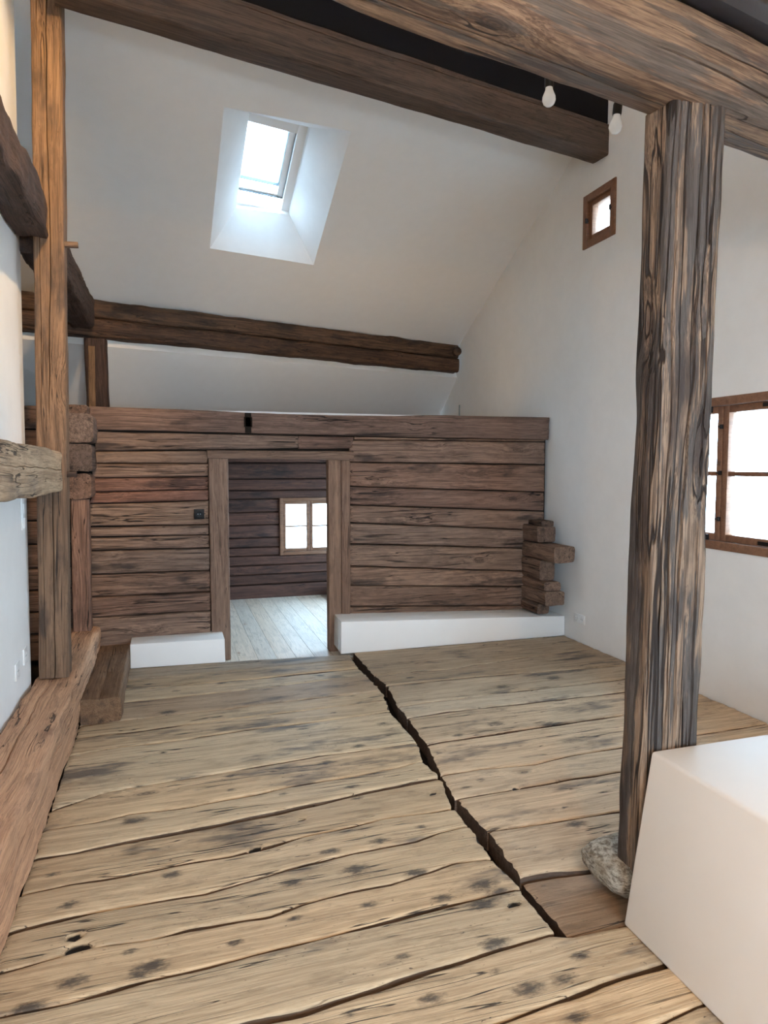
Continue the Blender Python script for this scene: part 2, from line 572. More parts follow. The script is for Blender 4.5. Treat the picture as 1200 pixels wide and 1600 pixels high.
def lathe(name, prof, mat, parent=None, loc=(0, 0, 0), n=24, rot=None):
    V, Fc = [], []
    for r, z in prof:
        for k in range(n):
            a = 2 * math.pi * k / n
            V.append((r * math.cos(a), r * math.sin(a), z))
    for i in range(len(prof) - 1):
        for k in range(n):
            Fc.append([i * n + k, i * n + (k + 1) % n, (i + 1) * n + (k + 1) % n, (i + 1) * n + k])
    Fc.append(list(range(n)))
    Fc.append([(len(prof) - 1) * n + k for k in range(n)])
    mw = Matrix.Translation(loc) @ (rot or Matrix.Identity(4))
    return mesh_obj(name, V, Fc, mat, parent, mw=mw)


def tube(name, pts, r, mat, parent=None):
    cu = bpy.data.curves.new(name, 'CURVE')
    cu.dimensions = '3D'
    cu.bevel_depth = r
    cu.bevel_resolution = 2
    sp = cu.splines.new('POLY')
    sp.points.add(len(pts) - 1)
    for p, q in zip(sp.points, pts):
        p.co = (*q, 1)
    tmp = bpy.data.objects.new('tmp', cu)
    COL.objects.link(tmp)
    dg = bpy.context.evaluated_depsgraph_get()
    me = bpy.data.meshes.new_from_object(tmp.evaluated_get(dg))
    me.name = name
    bpy.data.objects.remove(tmp)
    me.materials.clear()
    me.materials.append(M[mat])
    o = bpy.data.objects.new(name, me)
    COL.objects.link(o)
    if parent is not None:
        o.parent = parent
        o.matrix_parent_inverse = parent.matrix_world.inverted()
    return o


def vj(base, a=.12):
    """small random brightness and warmth shift for alike pieces"""
    k = random.uniform(1 - a, 1 + a)
    w = random.uniform(-.04, .04)
    return tuple(c * k * f for c, f in zip(base, (1 + w, 1, 1 - w)))


XP = Vector((1, 0, 0))
YP = Vector((0, 1, 0))
ZP = Vector((0, 0, 1))

# ================================================================== STRUCTURE
def wall_grid(name, x0, x1, ycuts, zcuts, holes, mat, axis='x'):
    """solid wall between x0 and x1 with rectangular openings (y0, y1, z0, z1)"""
    V, Fc = [], []
    for a, b in zip(ycuts, ycuts[1:]):
        for c, d in zip(zcuts, zcuts[1:]):
            ym, zm = (a + b) / 2, (c + d) / 2
            if any(h[0] < ym < h[1] and h[2] < zm < h[3] for h in holes):
                continue
            if axis == 'x':
                add_box(V, Fc, (x0, a, c), (x1, b, d))
            else:
                add_box(V, Fc, (a, x0, c), (b, x1, d))
    o = mesh_obj(name, V, Fc, mat, smooth=0)
    return tag(o, kind='structure')


WIN_A = (3.10, 4.06, 1.04, 1.945)
WIN_B = (4.79, 5.13, 3.43, 3.77)
WIN_C = (5.95, 7.75, .35, 1.75)
wall_grid('wall_right', GX, GX + .30, [-2.6, 3.10, 4.06, 4.79, 5.13, 5.95, 7.75, 9.0], [-.14, .35, 1.04, 1.75, 1.945, 3.43, 3.77, 6.4],
          [WIN_A, WIN_B, WIN_C], 'plaster')
wall_grid('wall_rear', -2.75, -2.6, [-2.6, -.2, 2.2, 3.41], [-.14, .85, 2.35, 6.4], [(-.2, 2.2, .85, 2.35)], 'plaster', axis='y')
tag(boxes('wall_far_left', [((-2.75, -2.6, -.14), (-2.6, 9.0, 6.4))], 'plaster'), kind='structure')
tag(boxes('wall_far_back', [((-2.6, 8.75, -.14), (-.70, 8.87, 3.2))], 'plaster'), kind='structure')

# white infill wall left of the timber frame; its free edge leans a little like the frame does
V = [(-.79, -2.6, -.06), (-.79, 4.275, -.06), (-.79, 4.50, 4.35), (-.79, 3.4, 5.6), (-.79, 2.4, 5.5), (-.79, -2.6, 2.9)]
V += [(-.91, y, z) for _, y, z in V]
n = 6
Fc = [list(range(n)), list(range(2 * n - 1, n - 1, -1))] + [[i, (i + 1) % n, n + (i + 1) % n, n + i] for i in range(n)]
tag(mesh_obj('wall_left', V, Fc, 'plaster', smooth=0), kind='structure')

# ---- sloped ceiling with the skylight shaft
A3, B3 = Vector((3.41, 5.421, 4.201)), Vector((3.41, 7.755, 3.042))
DIR = Vector((1, .24, 0)).normalized()
NRM = DIR.cross(B3 - A3).normalized()
if NRM.z < 0:
    NRM = -NRM


def zc(x, y):
    return A3.z - (NRM.x * (x - A3.x) + NRM.y * (y - A3.y)) / NRM.z


def cp(x, y):
    return Vector((x, y, zc(x, y)))


SKQ = [cp(.410, 5.031), cp(1.364, 5.181), cp(1.331, 6.467), cp(.370, 6.242)]
REV = [Vector(p) for p in ((.635, 5.455, 4.245), (1.125, 5.565, 4.245), (1.093, 6.385, 3.842), (.605, 6.305, 3.822))]
x0, x1 = -2.7, 3.5
up = lambda x: 4.95 + .2 * (x - 3.41)
dn = lambda x: 8.9 + .24 * (x - 3.41)
C4 = [cp(x0, up(x0)), cp(x1, up(x1)), cp(x1, dn(x1)), cp(x0, dn(x0))]
V = C4 + SKQ
Fc = [[i, (i + 1) % 4, 4 + (i + 1) % 4, 4 + i] for i in range(4)]
k = len(V)
V += [v + NRM * .42 for v in C4] + [r + NRM * .10 for r in REV]
Fc += [[k + i, k + 4 + i, k + 4 + (i + 1) % 4, k + (i + 1) % 4] for i in range(4)]
ceil = tag(mesh_obj('ceiling', V, Fc, 'ceiling', smooth=0), kind='structure')
V, Fc = [], []
for ra, rb_ in ((SKQ, REV), (REV, [r + NRM * .10 for r in REV])):
    for i in range(4):
        k = len(V)
        V += [ra[i], ra[(i + 1) % 4], rb_[(i + 1) % 4], rb_[i]]
        Fc.append([k, k + 1, k + 2, k + 3])
rv = mesh_obj('skylight_reveal', V, Fc, 'plaster', parent=ceil, smooth=179)
# eaves ceiling below the purlin
V = []
for x in (-2.65, 3.45):
    s = .276 * (x - 3.41)
    V += [Vector((x, 7.86 + s, 2.63)), Vector((x, 8.72 + s, 1.98)), Vector((x, 8.74 + s, 2.02)), Vector((x, 7.90 + s, 2.70))]
Fc = [[0, 1, 5, 4], [1, 2, 6, 5], [2, 3, 7, 6], [3, 0, 4, 7], [0, 1, 2, 3], [4, 5, 6, 7]]
tag(mesh_obj('ceiling_eaves', V, Fc, 'ceiling', smooth=0), kind='structure')
# ceiling on the near side of the ridge
prof = [(4.93, 4.93, .2), (3.3, 5.62, .2), (-2.75, 2.95, 0)]
V = []
for x in (-2.7, 3.5):
    for y, z, s in prof:
        V.append(Vector((x, y + s * (x - 3.41), z)))
    for y, z, s in prof:
        V.append(Vector((x, y + s * (x - 3.41), z + .15)))
Fc = [[0, 1, 7, 6], [1, 2, 8, 7], [3, 4, 10, 9], [4, 5, 11, 10], [0, 3, 9, 6], [2, 5, 11, 8], [0, 1, 4, 3], [1, 2, 5, 4], [6, 7, 10, 9], [7, 8, 11, 10]]
tag(mesh_obj('ceiling_near', V, Fc, 'ceiling', smooth=0), kind='structure')

# ---- loft deck on top of the log room
lf = tag(boxes('loft_floor', [((-2.6, 5.82, 1.90), (3.41, 8.6, 1.985))], 'log'), kind='structure')
boxes('edge_board', [((-.55, 5.785, 1.90), (3.40, 5.815, 1.998))], 'plaster', lf)

# ================================================================== FLOOR
floor = tag(boxes('floor', [((-2.6, -2.6, -.2), (3.41, 5.44, -.095)), ((-2.6, 5.44, -.2), (-.72, 8.75, -.095)), ((-2.6, -2.6, -.095), (-.80, 8.7, -.01))], 'dark'), kind='structure')
JL = [
  [(-0.325, 5.491), (0.392, 5.446), (1.373, 5.35)],
  [(-0.321, 5.178), (0.079, 5.179), (0.597, 5.184), (1.356, 5.181)],
  [(-0.309, 4.951), (0.567, 4.93), (1.346, 4.95)],
  [(-0.314, 4.684), (0.11, 4.682), (0.54, 4.7), (1.354, 4.763)],
  [(-0.305, 4.34), (0.005, 4.355), (0.297, 4.357), (0.5, 4.367), (1.356, 4.401)],
  [(-0.565, 4.136), (-0.265, 4.14), (0.095, 4.161), (0.477, 4.173), (0.883, 4.186), (1.331, 4.22)],
  [(-0.556, 3.891), (-0.296, 3.922), (0.088, 3.931), (0.452, 3.965), (0.837, 3.971), (1.287, 4.0)],
  [(-0.542, 3.283), (-0.323, 3.391), (-0.195, 3.405), (0.073, 3.427), (0.392, 3.456), (0.734, 3.487), (1.288, 3.499)],
  [(-0.536, 3.111), (-0.339, 3.115), (-0.197, 3.145), (-0.074, 3.137), (0.064, 3.135), (0.194, 3.151), (0.357, 3.165), (0.513, 3.19), (0.838, 3.21), (1.01, 3.223), (1.234, 3.264)],
  [(-0.531, 2.89), (-0.389, 2.888), (-0.197, 2.916), (0.059, 2.941), (0.332, 2.956), (0.551, 2.977), (0.852, 3.023), (0.95, 3.033), (1.252, 3.058)],
  [(-0.532, 2.657), (-0.381, 2.674), (-0.184, 2.67), (0.051, 2.685), (0.198, 2.68), (0.367, 2.705), (0.505, 2.732), (0.717, 2.751), (0.87, 2.776), (1.106, 2.761), (1.189, 2.765)],
  [(-0.53, 2.442), (-0.352, 2.464), (-0.115, 2.469), (0.089, 2.463), (0.277, 2.496), (0.402, 2.521), (0.53, 2.53), (0.665, 2.553), (0.802, 2.558), (0.941, 2.56), (1.059, 2.59), (1.199, 2.6)],
  [(-0.521, 2.246), (-0.405, 2.267), (-0.275, 2.283), (-0.081, 2.269), (0.035, 2.282), (0.219, 2.278), (0.292, 2.269), (0.412, 2.301), (0.582, 2.316), (0.75, 2.315), (0.923, 2.345), (1.031, 2.369), (1.181, 2.354)],
  [(-0.489, 2.06), (-0.302, 2.06), (-0.155, 2.078), (0.11, 2.088), (0.298, 2.1), (0.499, 2.11), (0.664, 2.118), (0.907, 2.138), (1.191, 2.149)],
  [(0.171, 1.826), (0.273, 1.826), (0.335, 1.826), (0.433, 1.837), (0.546, 1.85), (0.624, 1.863), (0.974, 1.889), (1.058, 1.89), (1.168, 1.897)],
  [(0.837, 1.617), (1.043, 1.638), (1.21, 1.655), (1.363, 1.667)],
  [(1.261, 1.484), (1.406, 1.502)],
]
JR = [
  [(1.418, 5.376), (3.421, 5.351)],
  [(1.408, 4.73), (1.988, 4.714), (2.575, 4.799), (3.385, 4.884)],
  [(1.427, 4.479), (1.886, 4.471), (2.087, 4.47), (3.053, 4.415), (3.295, 4.391)],
  [(1.37, 4.069), (1.724, 4.084), (2.207, 4.107), (2.58, 4.103), (3.086, 4.11)],
  [(1.363, 3.862), (1.642, 3.889), (2.198, 3.872), (2.684, 3.875), (2.91, 3.872)],
  [(1.33, 3.449), (1.463, 3.463), (1.873, 3.48), (2.194, 3.482), (2.633, 3.497)],
  [(1.266, 3.076), (1.481, 3.084), (1.766, 3.049), (2.035, 3.088), (2.315, 3.096)],
  [(1.237, 2.824), (1.481, 2.826), (1.766, 2.839), (2.118, 2.838)],
  [(1.256, 2.528), (1.566, 2.513), (1.865, 2.505)],
  [(1.225, 2.187), (1.366, 2.185), (1.532, 2.167)],
  [(1.231, 1.874), (1.433, 1.867)],
]
KNOTS = [(-0.18, 3.077, 2.2), (-0.021, 2.615, 1.5), (-0.46, 2.753, 1), (-0.175, 3.406, 1), (0.26, 3.391, 1.3), (0.25, 3.232, 1), (0.505, 3.397,
    1.3), (0.809, 3.098, 1.4), (0.477, 3.12, 1), (0.582, 2.589, 1.5), (0.654, 2.442, 2.2), (0.401, 2.429, 1.5), (0.801, 2.986, 1.2), (0.793,
    2.601, 1.6), (-0.37, 2.538, 1.5), (-0.312, 2.143, 1.7), (-0.089, 2.136, 2.2), (-0.12, 2.113, 1.4), (-0.418, 2.074, 1.7), (-0.152, 2.226, 1),
    (0.17, 2.168, 1.1), (0.376, 2.229, 1.1), (0.637, 2.223, 1.2), (0.672, 1.947, 1.1), (0.451, 1.778, 0.9), (1.076, 2.205, 2.2), (0.899, 2.178,
    1.5), (0.865, 2.35, 1.7), (1.332, 2.913, 1.1), (1.431, 2.966, 1), (1.667, 2.597, 0.8), (1.616, 2.289, 1.2), (1.639, 2.462, 2), (0.998,
    2.652, 1), (1.023, 2.105, 2.2), (0.987, 1.707, 2), (0.692, 1.758, 1.6), (0.921, 1.8, 0.9), (1.213, 1.78, 1.2), (0.978, 1.915, 2), (1.193,
    3.806, 2), (0.963, 3.546, 1.6), (0.748, 3.392, 1.7), (0.926, 3.858, 1), (1.35, 3.328, 1.2), (0.943, 4.084, 1), (1.833, 3.606, 2.2), (2.126,
    3.514, 2.4), (2.772, 3.821, 0.8), (2.637, 4.281, 2.5), (2.188, 4.212, 2.3), (1.547, 3.513, 1.5), (1.11, 2.143, 2), (1.636, 4.595, 1.5),
    (1.028, 4.865, 1.5), (0.315, 4.902, 1.5), (0.008, 4.824, 1.2), (-0.045, 4.405, 2.2), (1.058, 1.571, 1.5), (1.103, 1.707, 1.5)]
HOLES = [(-0.333, 2.358, 1), (-0.314, 2.295, 1.6), (0.523, 2.873, 0.8), (0.299, 2.701, 1), (1.135, 2.078, 0.9), (1.162, 2.926, 0.7), (0.47, 3.701,
    0.8), (1.549, 2.838, 0.6)]
FLOORF = {'o': Vector((0, 0, 0)), 'ax': (XP, YP, ZP)}


def plank(hi, lo, xh, xl, tint, lift, **kw):
    ylo, yhi = ev(lo, sum(xl) / 2) - .06, ev(hi, sum(xh) / 2) + .06
    sp = [k for k in KNOTS if ylo < k[1] < yhi and ev(lo, k[0]) - .01 < k[1] < ev(hi, k[0]) + .01 and xl[0] - .1 < k[0] < xl[1] + .1]
    ho = [k for k in HOLES if ev(lo, k[0]) - .01 < k[1] < ev(hi, k[0]) + .01 and xl[0] - .1 < k[0] < xl[1] + .1]
    a = dict(step=.018, across=12, gap=.0034, wave=.007, opn=.021, cham=.009, relief=.0026, endwave=.014)
    a.update(kw)
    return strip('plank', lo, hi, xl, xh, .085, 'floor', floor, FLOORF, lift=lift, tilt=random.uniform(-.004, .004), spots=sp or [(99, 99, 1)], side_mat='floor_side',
                 holes=ho, tint=tint, **a)


XL = -.545
blk = [(1.231, 1.874), (1.46, 1.866)]
for j in range(len(JL) - 1):
    hi, lo = JL[j], JL[j + 1]
    eh, el = hi[-1][0], lo[-1][0]
    if j == 13:
        el = 1.19
    if j >= 14:
        if j == 14:
            hi = hi + blk
        eh = el = 1.47
    if j == 11:
        pass
    k = {0: .74, 1: .82, 2: 1.0, 3: .72, 4: .92, 5: .95, 6: 1.04, 9: .92, 12: .98}.get(j, 1.0)
    base = (.97 * k, .97 * k, (1.04 if j in (0, 3) else .97) * k)
    plank(hi, lo, (XL, eh), (XL, el), vj(base, .06), random.uniform(-.003, .003))
prev = JL[-1]
for yy in (1.30, 1.08, .86, .62, .38, .14, -.12, -.4):
    cur = [(0, yy), (1, yy + .01)]
    plank(prev, cur, (XL, 1.47 if yy > .8 else 3.40), (XL, 1.47 if yy > .8 else 3.40), vj((1, 1, 1), .08), 0.0, step=.06, across=6)
    prev = cur
for j in range(len(JR) - 1):
    hi, lo = JR[j], JR[j + 1]
    k = {0: .72, 1: .68, 2: .86, 3: .95, 4: 1.0, 5: 1.02, 6: .98, 7: 1.0, 8: .9}.get(j, 1.0)
    t = vj((.95 * k, .97 * k, 1.04 * k), .05)
    lift = random.uniform(.002, .008)
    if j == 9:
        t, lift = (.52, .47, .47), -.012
    plank(hi, lo, (hi[0][0], 3.40), (lo[0][0], 3.40), t, lift)
prev = JR[-1]
for yy in (1.66, 1.44, 1.2, .98, .88):
    cur = [(1.5, yy), (3.4, yy + .01)]
    plank(prev, cur, (1.48, 3.40), (1.48, 3.40), vj((.9, .9, .95), .08), 0.0, step=.06, across=6)
    prev = cur

# pale new boards in the room behind the log wall
inner_floor = tag(boxes('floor_inner', [((-.72, 5.46, -.16), (3.41, 8.35, -.10))], 'dark'), kind='structure')
INF = {'o': Vector((0, 0, -.06)), 'ax': (YP, -XP, ZP)}
xb = .05
while xb < 3.2:
    wd = .155
    lo_, hi_ = [(5.4, -(xb + wd))], [(5.4, -xb)]
    strip('board', lo_, hi_, (5.47, 8.34), (5.47, 8.34), .03, 'pine', inner_floor, INF, step=.4, across=2, gap=.0004, wave=.0001, cham=.0005,
          relief=0.0, smooth=0, tint=vj((1, 1, 1), .02), endwave=0)
    xb += wd

# ================================================================== LOG WALL
YW = 5.68
wall = tag(boxes('wall_back', [((-2.6, YW + .055, -.1), (.30, YW + .10, 1.97)), ((1.47, YW + .055, -.1), (3.40, YW + .10, 1.97)),
                               ((.30, YW + .055, 1.66), (1.47, YW + .10, 1.97))], 'dark'), kind='structure')
WF = {'o': Vector((0, YW, 0)), 'ax': (XP, ZP, -YP)}


def log(hi, lo, xh, xl, tint=(1, 1, 1), lift=0.0, mat='log', thick=.07, frame=WF, parent=wall, name='log', **kw):
    a = dict(step=.03, across=8, gap=.0028, wave=.0065, cham=.013, relief=.004, wfreq=2.5)
    a.update(kw)
    return strip(name, lo, hi, xl, xh, thick, mat, parent, frame, lift=lift, tilt=random.uniform(-.008, .008), tint=tint, **a)


TOPL = [(-.56, 2.004), (.3, 1.992), (.6, 1.980), (1.3, 1.974), (1.9, 1.982), (2.2, 1.996), (3.39, 2.0)]
TOPB = [(-.56, 1.819), (1.4, 1.80), (3.38, 1.785)]
log(TOPL, TOPB, (-.575, 3.39), (-.57, 3.385), (.80, .72, .72), .03, wave=.004)
# scorched patch where a strap once sat
boxes('scorched_strap_mark', [((.588, YW - .045, 1.812), (.638, YW - .031, 1.975)), ((.580, YW - .045, 1.86), (.646, YW - .032, 1.94))], 'dark', wall, .003)
WL = [[(-0.544, 1.658), (0.285, 1.668)], [(-0.565, 1.565), (0.293, 1.565)], [(-0.573, 1.452), (0.292, 1.457)], [(-0.571, 1.343), (0.29, 1.354)],
    [(-0.592, 1.255), (0.288, 1.266)], [(-0.615, 1.072), (0.275, 1.069)], [(-0.617, 0.993), (0.273, 0.986)], [(-0.62, 0.889), (0.272, 0.881)],
    [(-0.62, 0.704), (0.268, 0.693)], [(-0.625, 0.524), (0.275, 0.519)], [(-0.621, 0.363), (0.278, 0.36)], [(-0.625, 0.191), (0.28, 0.185)]]
WR = [[(1.515, 1.769), (3.353, 1.772)], [(1.475, 1.577), (3.343, 1.556)], [(1.474, 1.369), (3.348, 1.297)], [(1.474, 1.209), (3.358, 1.116)],
    [(1.473, 1.054), (3.164, 0.945)], [(1.473, 0.871), (3.167, 0.77)], [(1.472, 0.676), (3.163, 0.552)], [(1.471, 0.508), (3.159, 0.406)],
    [(1.471, 0.322), (3.155, 0.223)]]
WL[-1] = [(-.625, .02), (.28, .02)]
rows = [[(-.56, 1.815), (1.4, 1.80)]] + WL
TL = [(.98, .93, .92), (.98, .95, .93), (1.02, .97, .96), (.92, .70, .67), (.92, .68, .65), (1.1, 1.06, 1.02), (.98, .93, .92), (1.0, .92, .88),
      (.94, .89, .86), (.86, .79, .77), (.8, .71, .69), (1.04, .98, .95)]
for j in range(len(rows) - 1):
    hi, lo = rows[j], rows[j + 1]
    if j == 0:
        log(hi, [(-.544, 1.658), (.285, 1.672), (1.03, 1.690)], (-.545, 1.028), (-.545, 1.028), TL[0])
        log(hi, [(.285, 1.675), (1.51, 1.690)], (1.032, 1.505), (1.032, 1.505), (.72, .62, .6))
        continue
    crackline = j in (2, 4)
    log(hi, lo, (hi[0][0], .292), (lo[0][0], .290), vj(TL[j], .05), random.uniform(-.008, .008) if not crackline else 0,
        wave=.0015 if j in (1, 2, 3, 4) else .0065)
rows = [[(1.515, 1.797), (3.36, 1.79)]] + WR + [[(1.47, .20), (3.15, .19)]]
TR = [(1.1, 1.0, .93), (1.0, .9, .85), (.9, .78, .74), (.92, .78, .74), (1.0, .92, .88), (1.08, 1.0, .95), (1.1, 1.02, .95), (1.12, 1.04, .98), (.9, .82, .78)]
for j in range(len(rows) - 1):
    hi, lo = rows[j], rows[j + 1]
    x_l = 1.515 if j == 0 else 1.476
    log(hi, lo, (x_l, 3.365), (x_l, 3.365), vj(TR[min(j, 8)], .05), random.uniform(-.008, .008), wave=.005)
# the wall carries on to the left behind the frame
zz = [2.0, 1.82, 1.64, 1.47, 1.31, 1.13, .95, .77, .6, .43, .26, .05]
for a, b in zip(zz, zz[1:]):
    log([(-2, a), (-1, a)], [(-2, b), (-1, b)], (-2.55, -.75), (-2.55, -.75), vj((.72, .62, .58), .1), -.01, step=.09)
# log ends of the crossing wall, left
for zt, zb_, xr, yf, t in ((1.925, 1.715, -.527, 5.40, (.85, .85, .88)), (1.705, 1.505, -.542, 5.41, (.62, .62, .66)), (1.485, 1.305, -.556, 5.42, (.95, .8, .74))):
    timber('log_end', (-.632, yf, (zt + zb_) / 2), (-.632, 5.74, (zt + zb_) / 2), (xr + .632) * 2, zt - zb_, 'log', wall, side=(1, 0, 0), cham=.03,
           rough=.008, seg=8, tint=t)
timber('log_end', (-.66, 5.5, 1.965), (-.66, 5.74, 1.965), .17, .06, 'log', wall, side=(1, 0, 0), cham=.012, seg=6, tint=(.8, .7, .65))
# sawn-off ends of the crossing wall, right, stepping out over the plinth
for zt, zb_, xr, yf, t in ((1.00, .855, 3.325, 5.41, (.8, .72, .68)), (.845, .705, 3.34, 5.12, (1.0, .92, .86)), (.70, .52, 3.29, 5.36, (.95, .86, .8)),
                           (.515, .435, 3.31, 5.28, (.98, .88, .82)), (.43, .305, 3.335, 5.26, (.98, .9, .84)), (.30, .205, 3.26, 5.39, (.85, .76, .7))):
    timber('log_end', ((3.14 + xr) / 2, yf, (zt + zb_) / 2), ((3.14 + xr) / 2, 5.70, (zt + zb_) / 2), xr - 3.14, zt - zb_, 'log', wall, side=(1, 0, 0),
           cham=.018, rough=.007, seg=8, tint=t)
timber('log_end', (3.27, 5.46, 1.02), (3.27, 5.69, 1.02), .13, .05, 'log', wall, side=(1, 0, 0), cham=.012, seg=6, tint=(.6, .55, .52))

# door opening: two jambs (the right one in two boards) and a lintel
door = tag(empty('door_1', (.87, YW, -.06)), kind='structure')
JF = {'o': Vector((0, YW - .012, 0)), 'ax': (ZP, -XP, -YP)}


def jamb(xa, xb_, z0, z1, tint):
    strip('jamb', [(0, -xb_)], [(0, -xa)], (z0, z1), (z0, z1), .09, 'jamb', door, JF, step=.05, across=5, gap=.0008, wave=.002, cham=.006, relief=.002,
          tint=tint, endwave=.002)


jamb(.296, .452, -.055, 1.606, (1.0, .96, .94))
jamb(1.281, 1.392, -.055, 1.595, (1.08, 1.0, .93))
jamb(1.393, 1.474, -.055, 1.592, (.98, .9, .86))
strip('lintel', [(.29, 1.604), (1.5, 1.590)], [(.29, 1.672), (1.5, 1.672)], (.288, 1.502), (.288, 1.502), .12, 'jamb', door,
      {'o': Vector((0, YW - .03, 0)), 'ax': (XP, ZP, -YP)}, step=.05, across=4, gap=.001, wave=.002, cham=.008, tint=(.78, .74, .72))

# far log wall of the inner room with its window
YI = 8.27
iw = tag(empty('wall_inner', (1.4, YI, 0)), kind='structure')
WX0, WX1, WZ0, WZ1 = 1.275, 1.995, .465, 1.145
boxes('backing', [((-.7, YI + .06, -.12), (WX0, YI + .18, 1.9)), ((WX1, YI + .06, -.12), (3.40, YI + .18, 1.9)), ((WX0, YI + .06, -.12), (WX1, YI + .18, WZ0)),
                  ((WX0, YI + .06, WZ1), (WX1, YI + .18, 1.9))], 'dark', iw)
IF = {'o': Vector((0, YI, 0)), 'ax': (XP, ZP, -YP)}
zi = [1.89, 1.74, 1.58, 1.385, 1.25, 1.145, .985, .83, .675, .56, .455, .34, .225, .10, -.09]
for a, b in zip(zi, zi[1:]):
    t = vj((1, .9, .88), .15)
    segs = [(-.66, 3.39)]
    if b < WZ1 - .01 and a > WZ0 + .02:
        segs = [(-.66, WX0 - .005), (WX1 + .005, 3.39)]
    for xa, xb_ in segs:
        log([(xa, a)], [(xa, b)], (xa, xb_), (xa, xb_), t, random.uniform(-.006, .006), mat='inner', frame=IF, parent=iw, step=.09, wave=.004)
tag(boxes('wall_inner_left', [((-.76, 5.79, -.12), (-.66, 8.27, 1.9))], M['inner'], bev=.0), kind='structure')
tag(boxes('wall_plinth_inner', [((1.95, 7.72, -.06), (3.39, 8.15, .10))], 'plinth', bev=.01), kind='structure')

# white plinths along the foot of the log wall
V = [(-.32, 5.455, 0), (.385, 5.415, 0), (.385, YW + .04, 0), (-.32, YW + .04, 0), (-.318, 5.457, .187), (.383, 5.418, .187), (.383, YW + .04, .187), (-.318, YW + .04, .187)]
Fb = [[0, 1, 2, 3], [4, 5, 6, 7], [0, 1, 5, 4], [1, 2, 6, 5], [2, 3, 7, 6], [3, 0, 4, 7]]


def bev_poly(name, V, F_, mat, off, parent=None):
    o = mesh_obj(name, V, F_, mat, parent, smooth=0)
    bm = bmesh.new()
    bm.from_mesh(o.data)
    bmesh.ops.bevel(bm, geom=list(bm.edges), offset=off, segments=3, affect='EDGES', profile=.5)
    bm.to_mesh(o.data)
    bm.free()
    o.data.shade_smooth()
    o.data.set_sharp_from_angle(angle=math.radians(35))
    return o


tag(bev_poly('trim_1', V, Fb, 'plinth', .006), kind='structure')
V = [(1.31, 5.365, .0), (3.405, 5.352, .0), (3.405, YW + .03, .0), (1.325, YW + .03, .0), (1.315, 5.370, .268), (3.405, 5.360, .180), (3.405, YW + .03, .180), (1.33, YW + .03, .268)]
tag(bev_poly('trim_2', V, Fb, 'plinth', .006), kind='structure')


# ================================================================== WINDOWS
def ring(u0, u1, v0, v1, l, r, b, t, w0, w1):
    return [((u0, v0, w0), (u0 + l, v1, w1)), ((u1 - r, v0, w0), (u1, v1, w1)), ((u0 + l, v0, w0), (u1 - r, v0 + b, w1)), ((u0 + l, v1 - t, w0), (u1 - r, v1, w1))]


def frame_mtx(o, u, v, w):
    return Matrix(((u.x, v.x, w.x, o[0]), (u.y, v.y, w.y, o[1]), (u.z, v.z, w.z, o[2]), (0, 0, 0, 1)))


GM = lambda y, z: frame_mtx((GX, y, z), -YP, ZP, -XP)


def window(name, mtx, W, H, cas, sashes, bar, stile, casing_proud=.014, catches=()):
    """casement window; u across, v up from the sill, w towards the room"""
    root = tag(empty(name, mtx.translation), kind='structure')
    boxes('casing', ring(-W / 2, W / 2, 0, H, cas, cas, cas, cas, -.09, casing_proud), 'window', root, .004, mtx)
    iw_ = W - 2 * cas
    sw = iw_ / sashes
    for i in range(sashes):
        a = -iw_ / 2 + i * sw + .002
        b = a + sw - .004
        z0, z1 = cas + .002, H - cas - .002
        lst = ring(a, b, z0, z1, stile, stile, stile, stile, -.075, -.012)
        sash = boxes('sash', lst, 'window', root, .004, mtx)
        vm = (z0 + z1) / 2
        if bar:
            boxes('glazing_bar', [((a + stile, vm - bar / 2, -.060), (b - stile, vm + bar / 2, -.020))], 'window', sash, .003, mtx)
            for v0, v1 in ((z0 + stile, vm - bar / 2), (vm + bar / 2, z1 - stile)):
                boxes('pane', [((a + stile, v0, -.046), (b - stile, v1, -.040))], 'glass', sash, 0, mtx)
        else:
            boxes('pane', [((a + stile, z0 + stile, -.046), (b - stile, z1 - stile, -.040))], 'glass', sash, 0, mtx)
    return root


m1 = GM(3.58, 1.0)
w1 = window('window_1', m1, 1.06, .99, .055, 2, .030, .046)
# turn catches and corner irons
for u, v in ((-.10, .925), (-.10, .062)):
    boxes('catch', [((u - .011, v - .03, -.012), (u + .011, v + .03, .006)), ((u - .03, v - .006, .004), (u + .012, v + .006, .016))], 'iron', w1, .002, m1)
for u, v in ((-.005, .80), (-.005, .50), (-.005, .20)):
    boxes('latch', [((u - .009, v - .014, -.012), (u + .009, v + .014, .004)), ((u - .022, v - .004, .002), (u + .012, v + .004, .010))], 'iron', w1, .0015, m1)
for sv, v0 in ((1, .075), (-1, .915)):
    for su, uo in ((-1, .46), (1, -.46)):
        boxes('corner_iron', [((uo - .010, v0, -.013), (uo + .010, v0 + sv * .19, -.006)), ((uo, v0 - .012, -.013), (uo + su * .15, v0 + .012, -.006))], 'iron', w1, .001, m1)
for v in (.22, .77):
    boxes('hinge', [((.455, v - .012, -.012), (.50, v + .012, .018))], 'iron', w1, .002, m1)
m2 = GM(4.96, 3.38)
w2 = window('window_2', m2, .44, .44, .058, 1, 0, .042)
for su in (-1, 1):
    boxes('catch', [((su * .165 - .016, .215, .0), (su * .165 + .016, .227, .016)), ((su * .165 - .006, .205, .0), (su * .165 + .006, .245, .026))], 'iron', w2, .002, m2)
m3 = frame_mtx((1.635, YI, .453), XP, ZP, -YP)
window('window_3', m3, .75, .70, .04, 2, .018, .038)
m4 = GM(6.85, .33)
window('window_4', m4, 1.84, 1.44, .06, 2, .03, .045)
m5 = frame_mtx((1.0, -2.6, .83), -XP, ZP, YP)
window('window_5', m5, 2.44, 1.54, .07, 2, .03, .05)

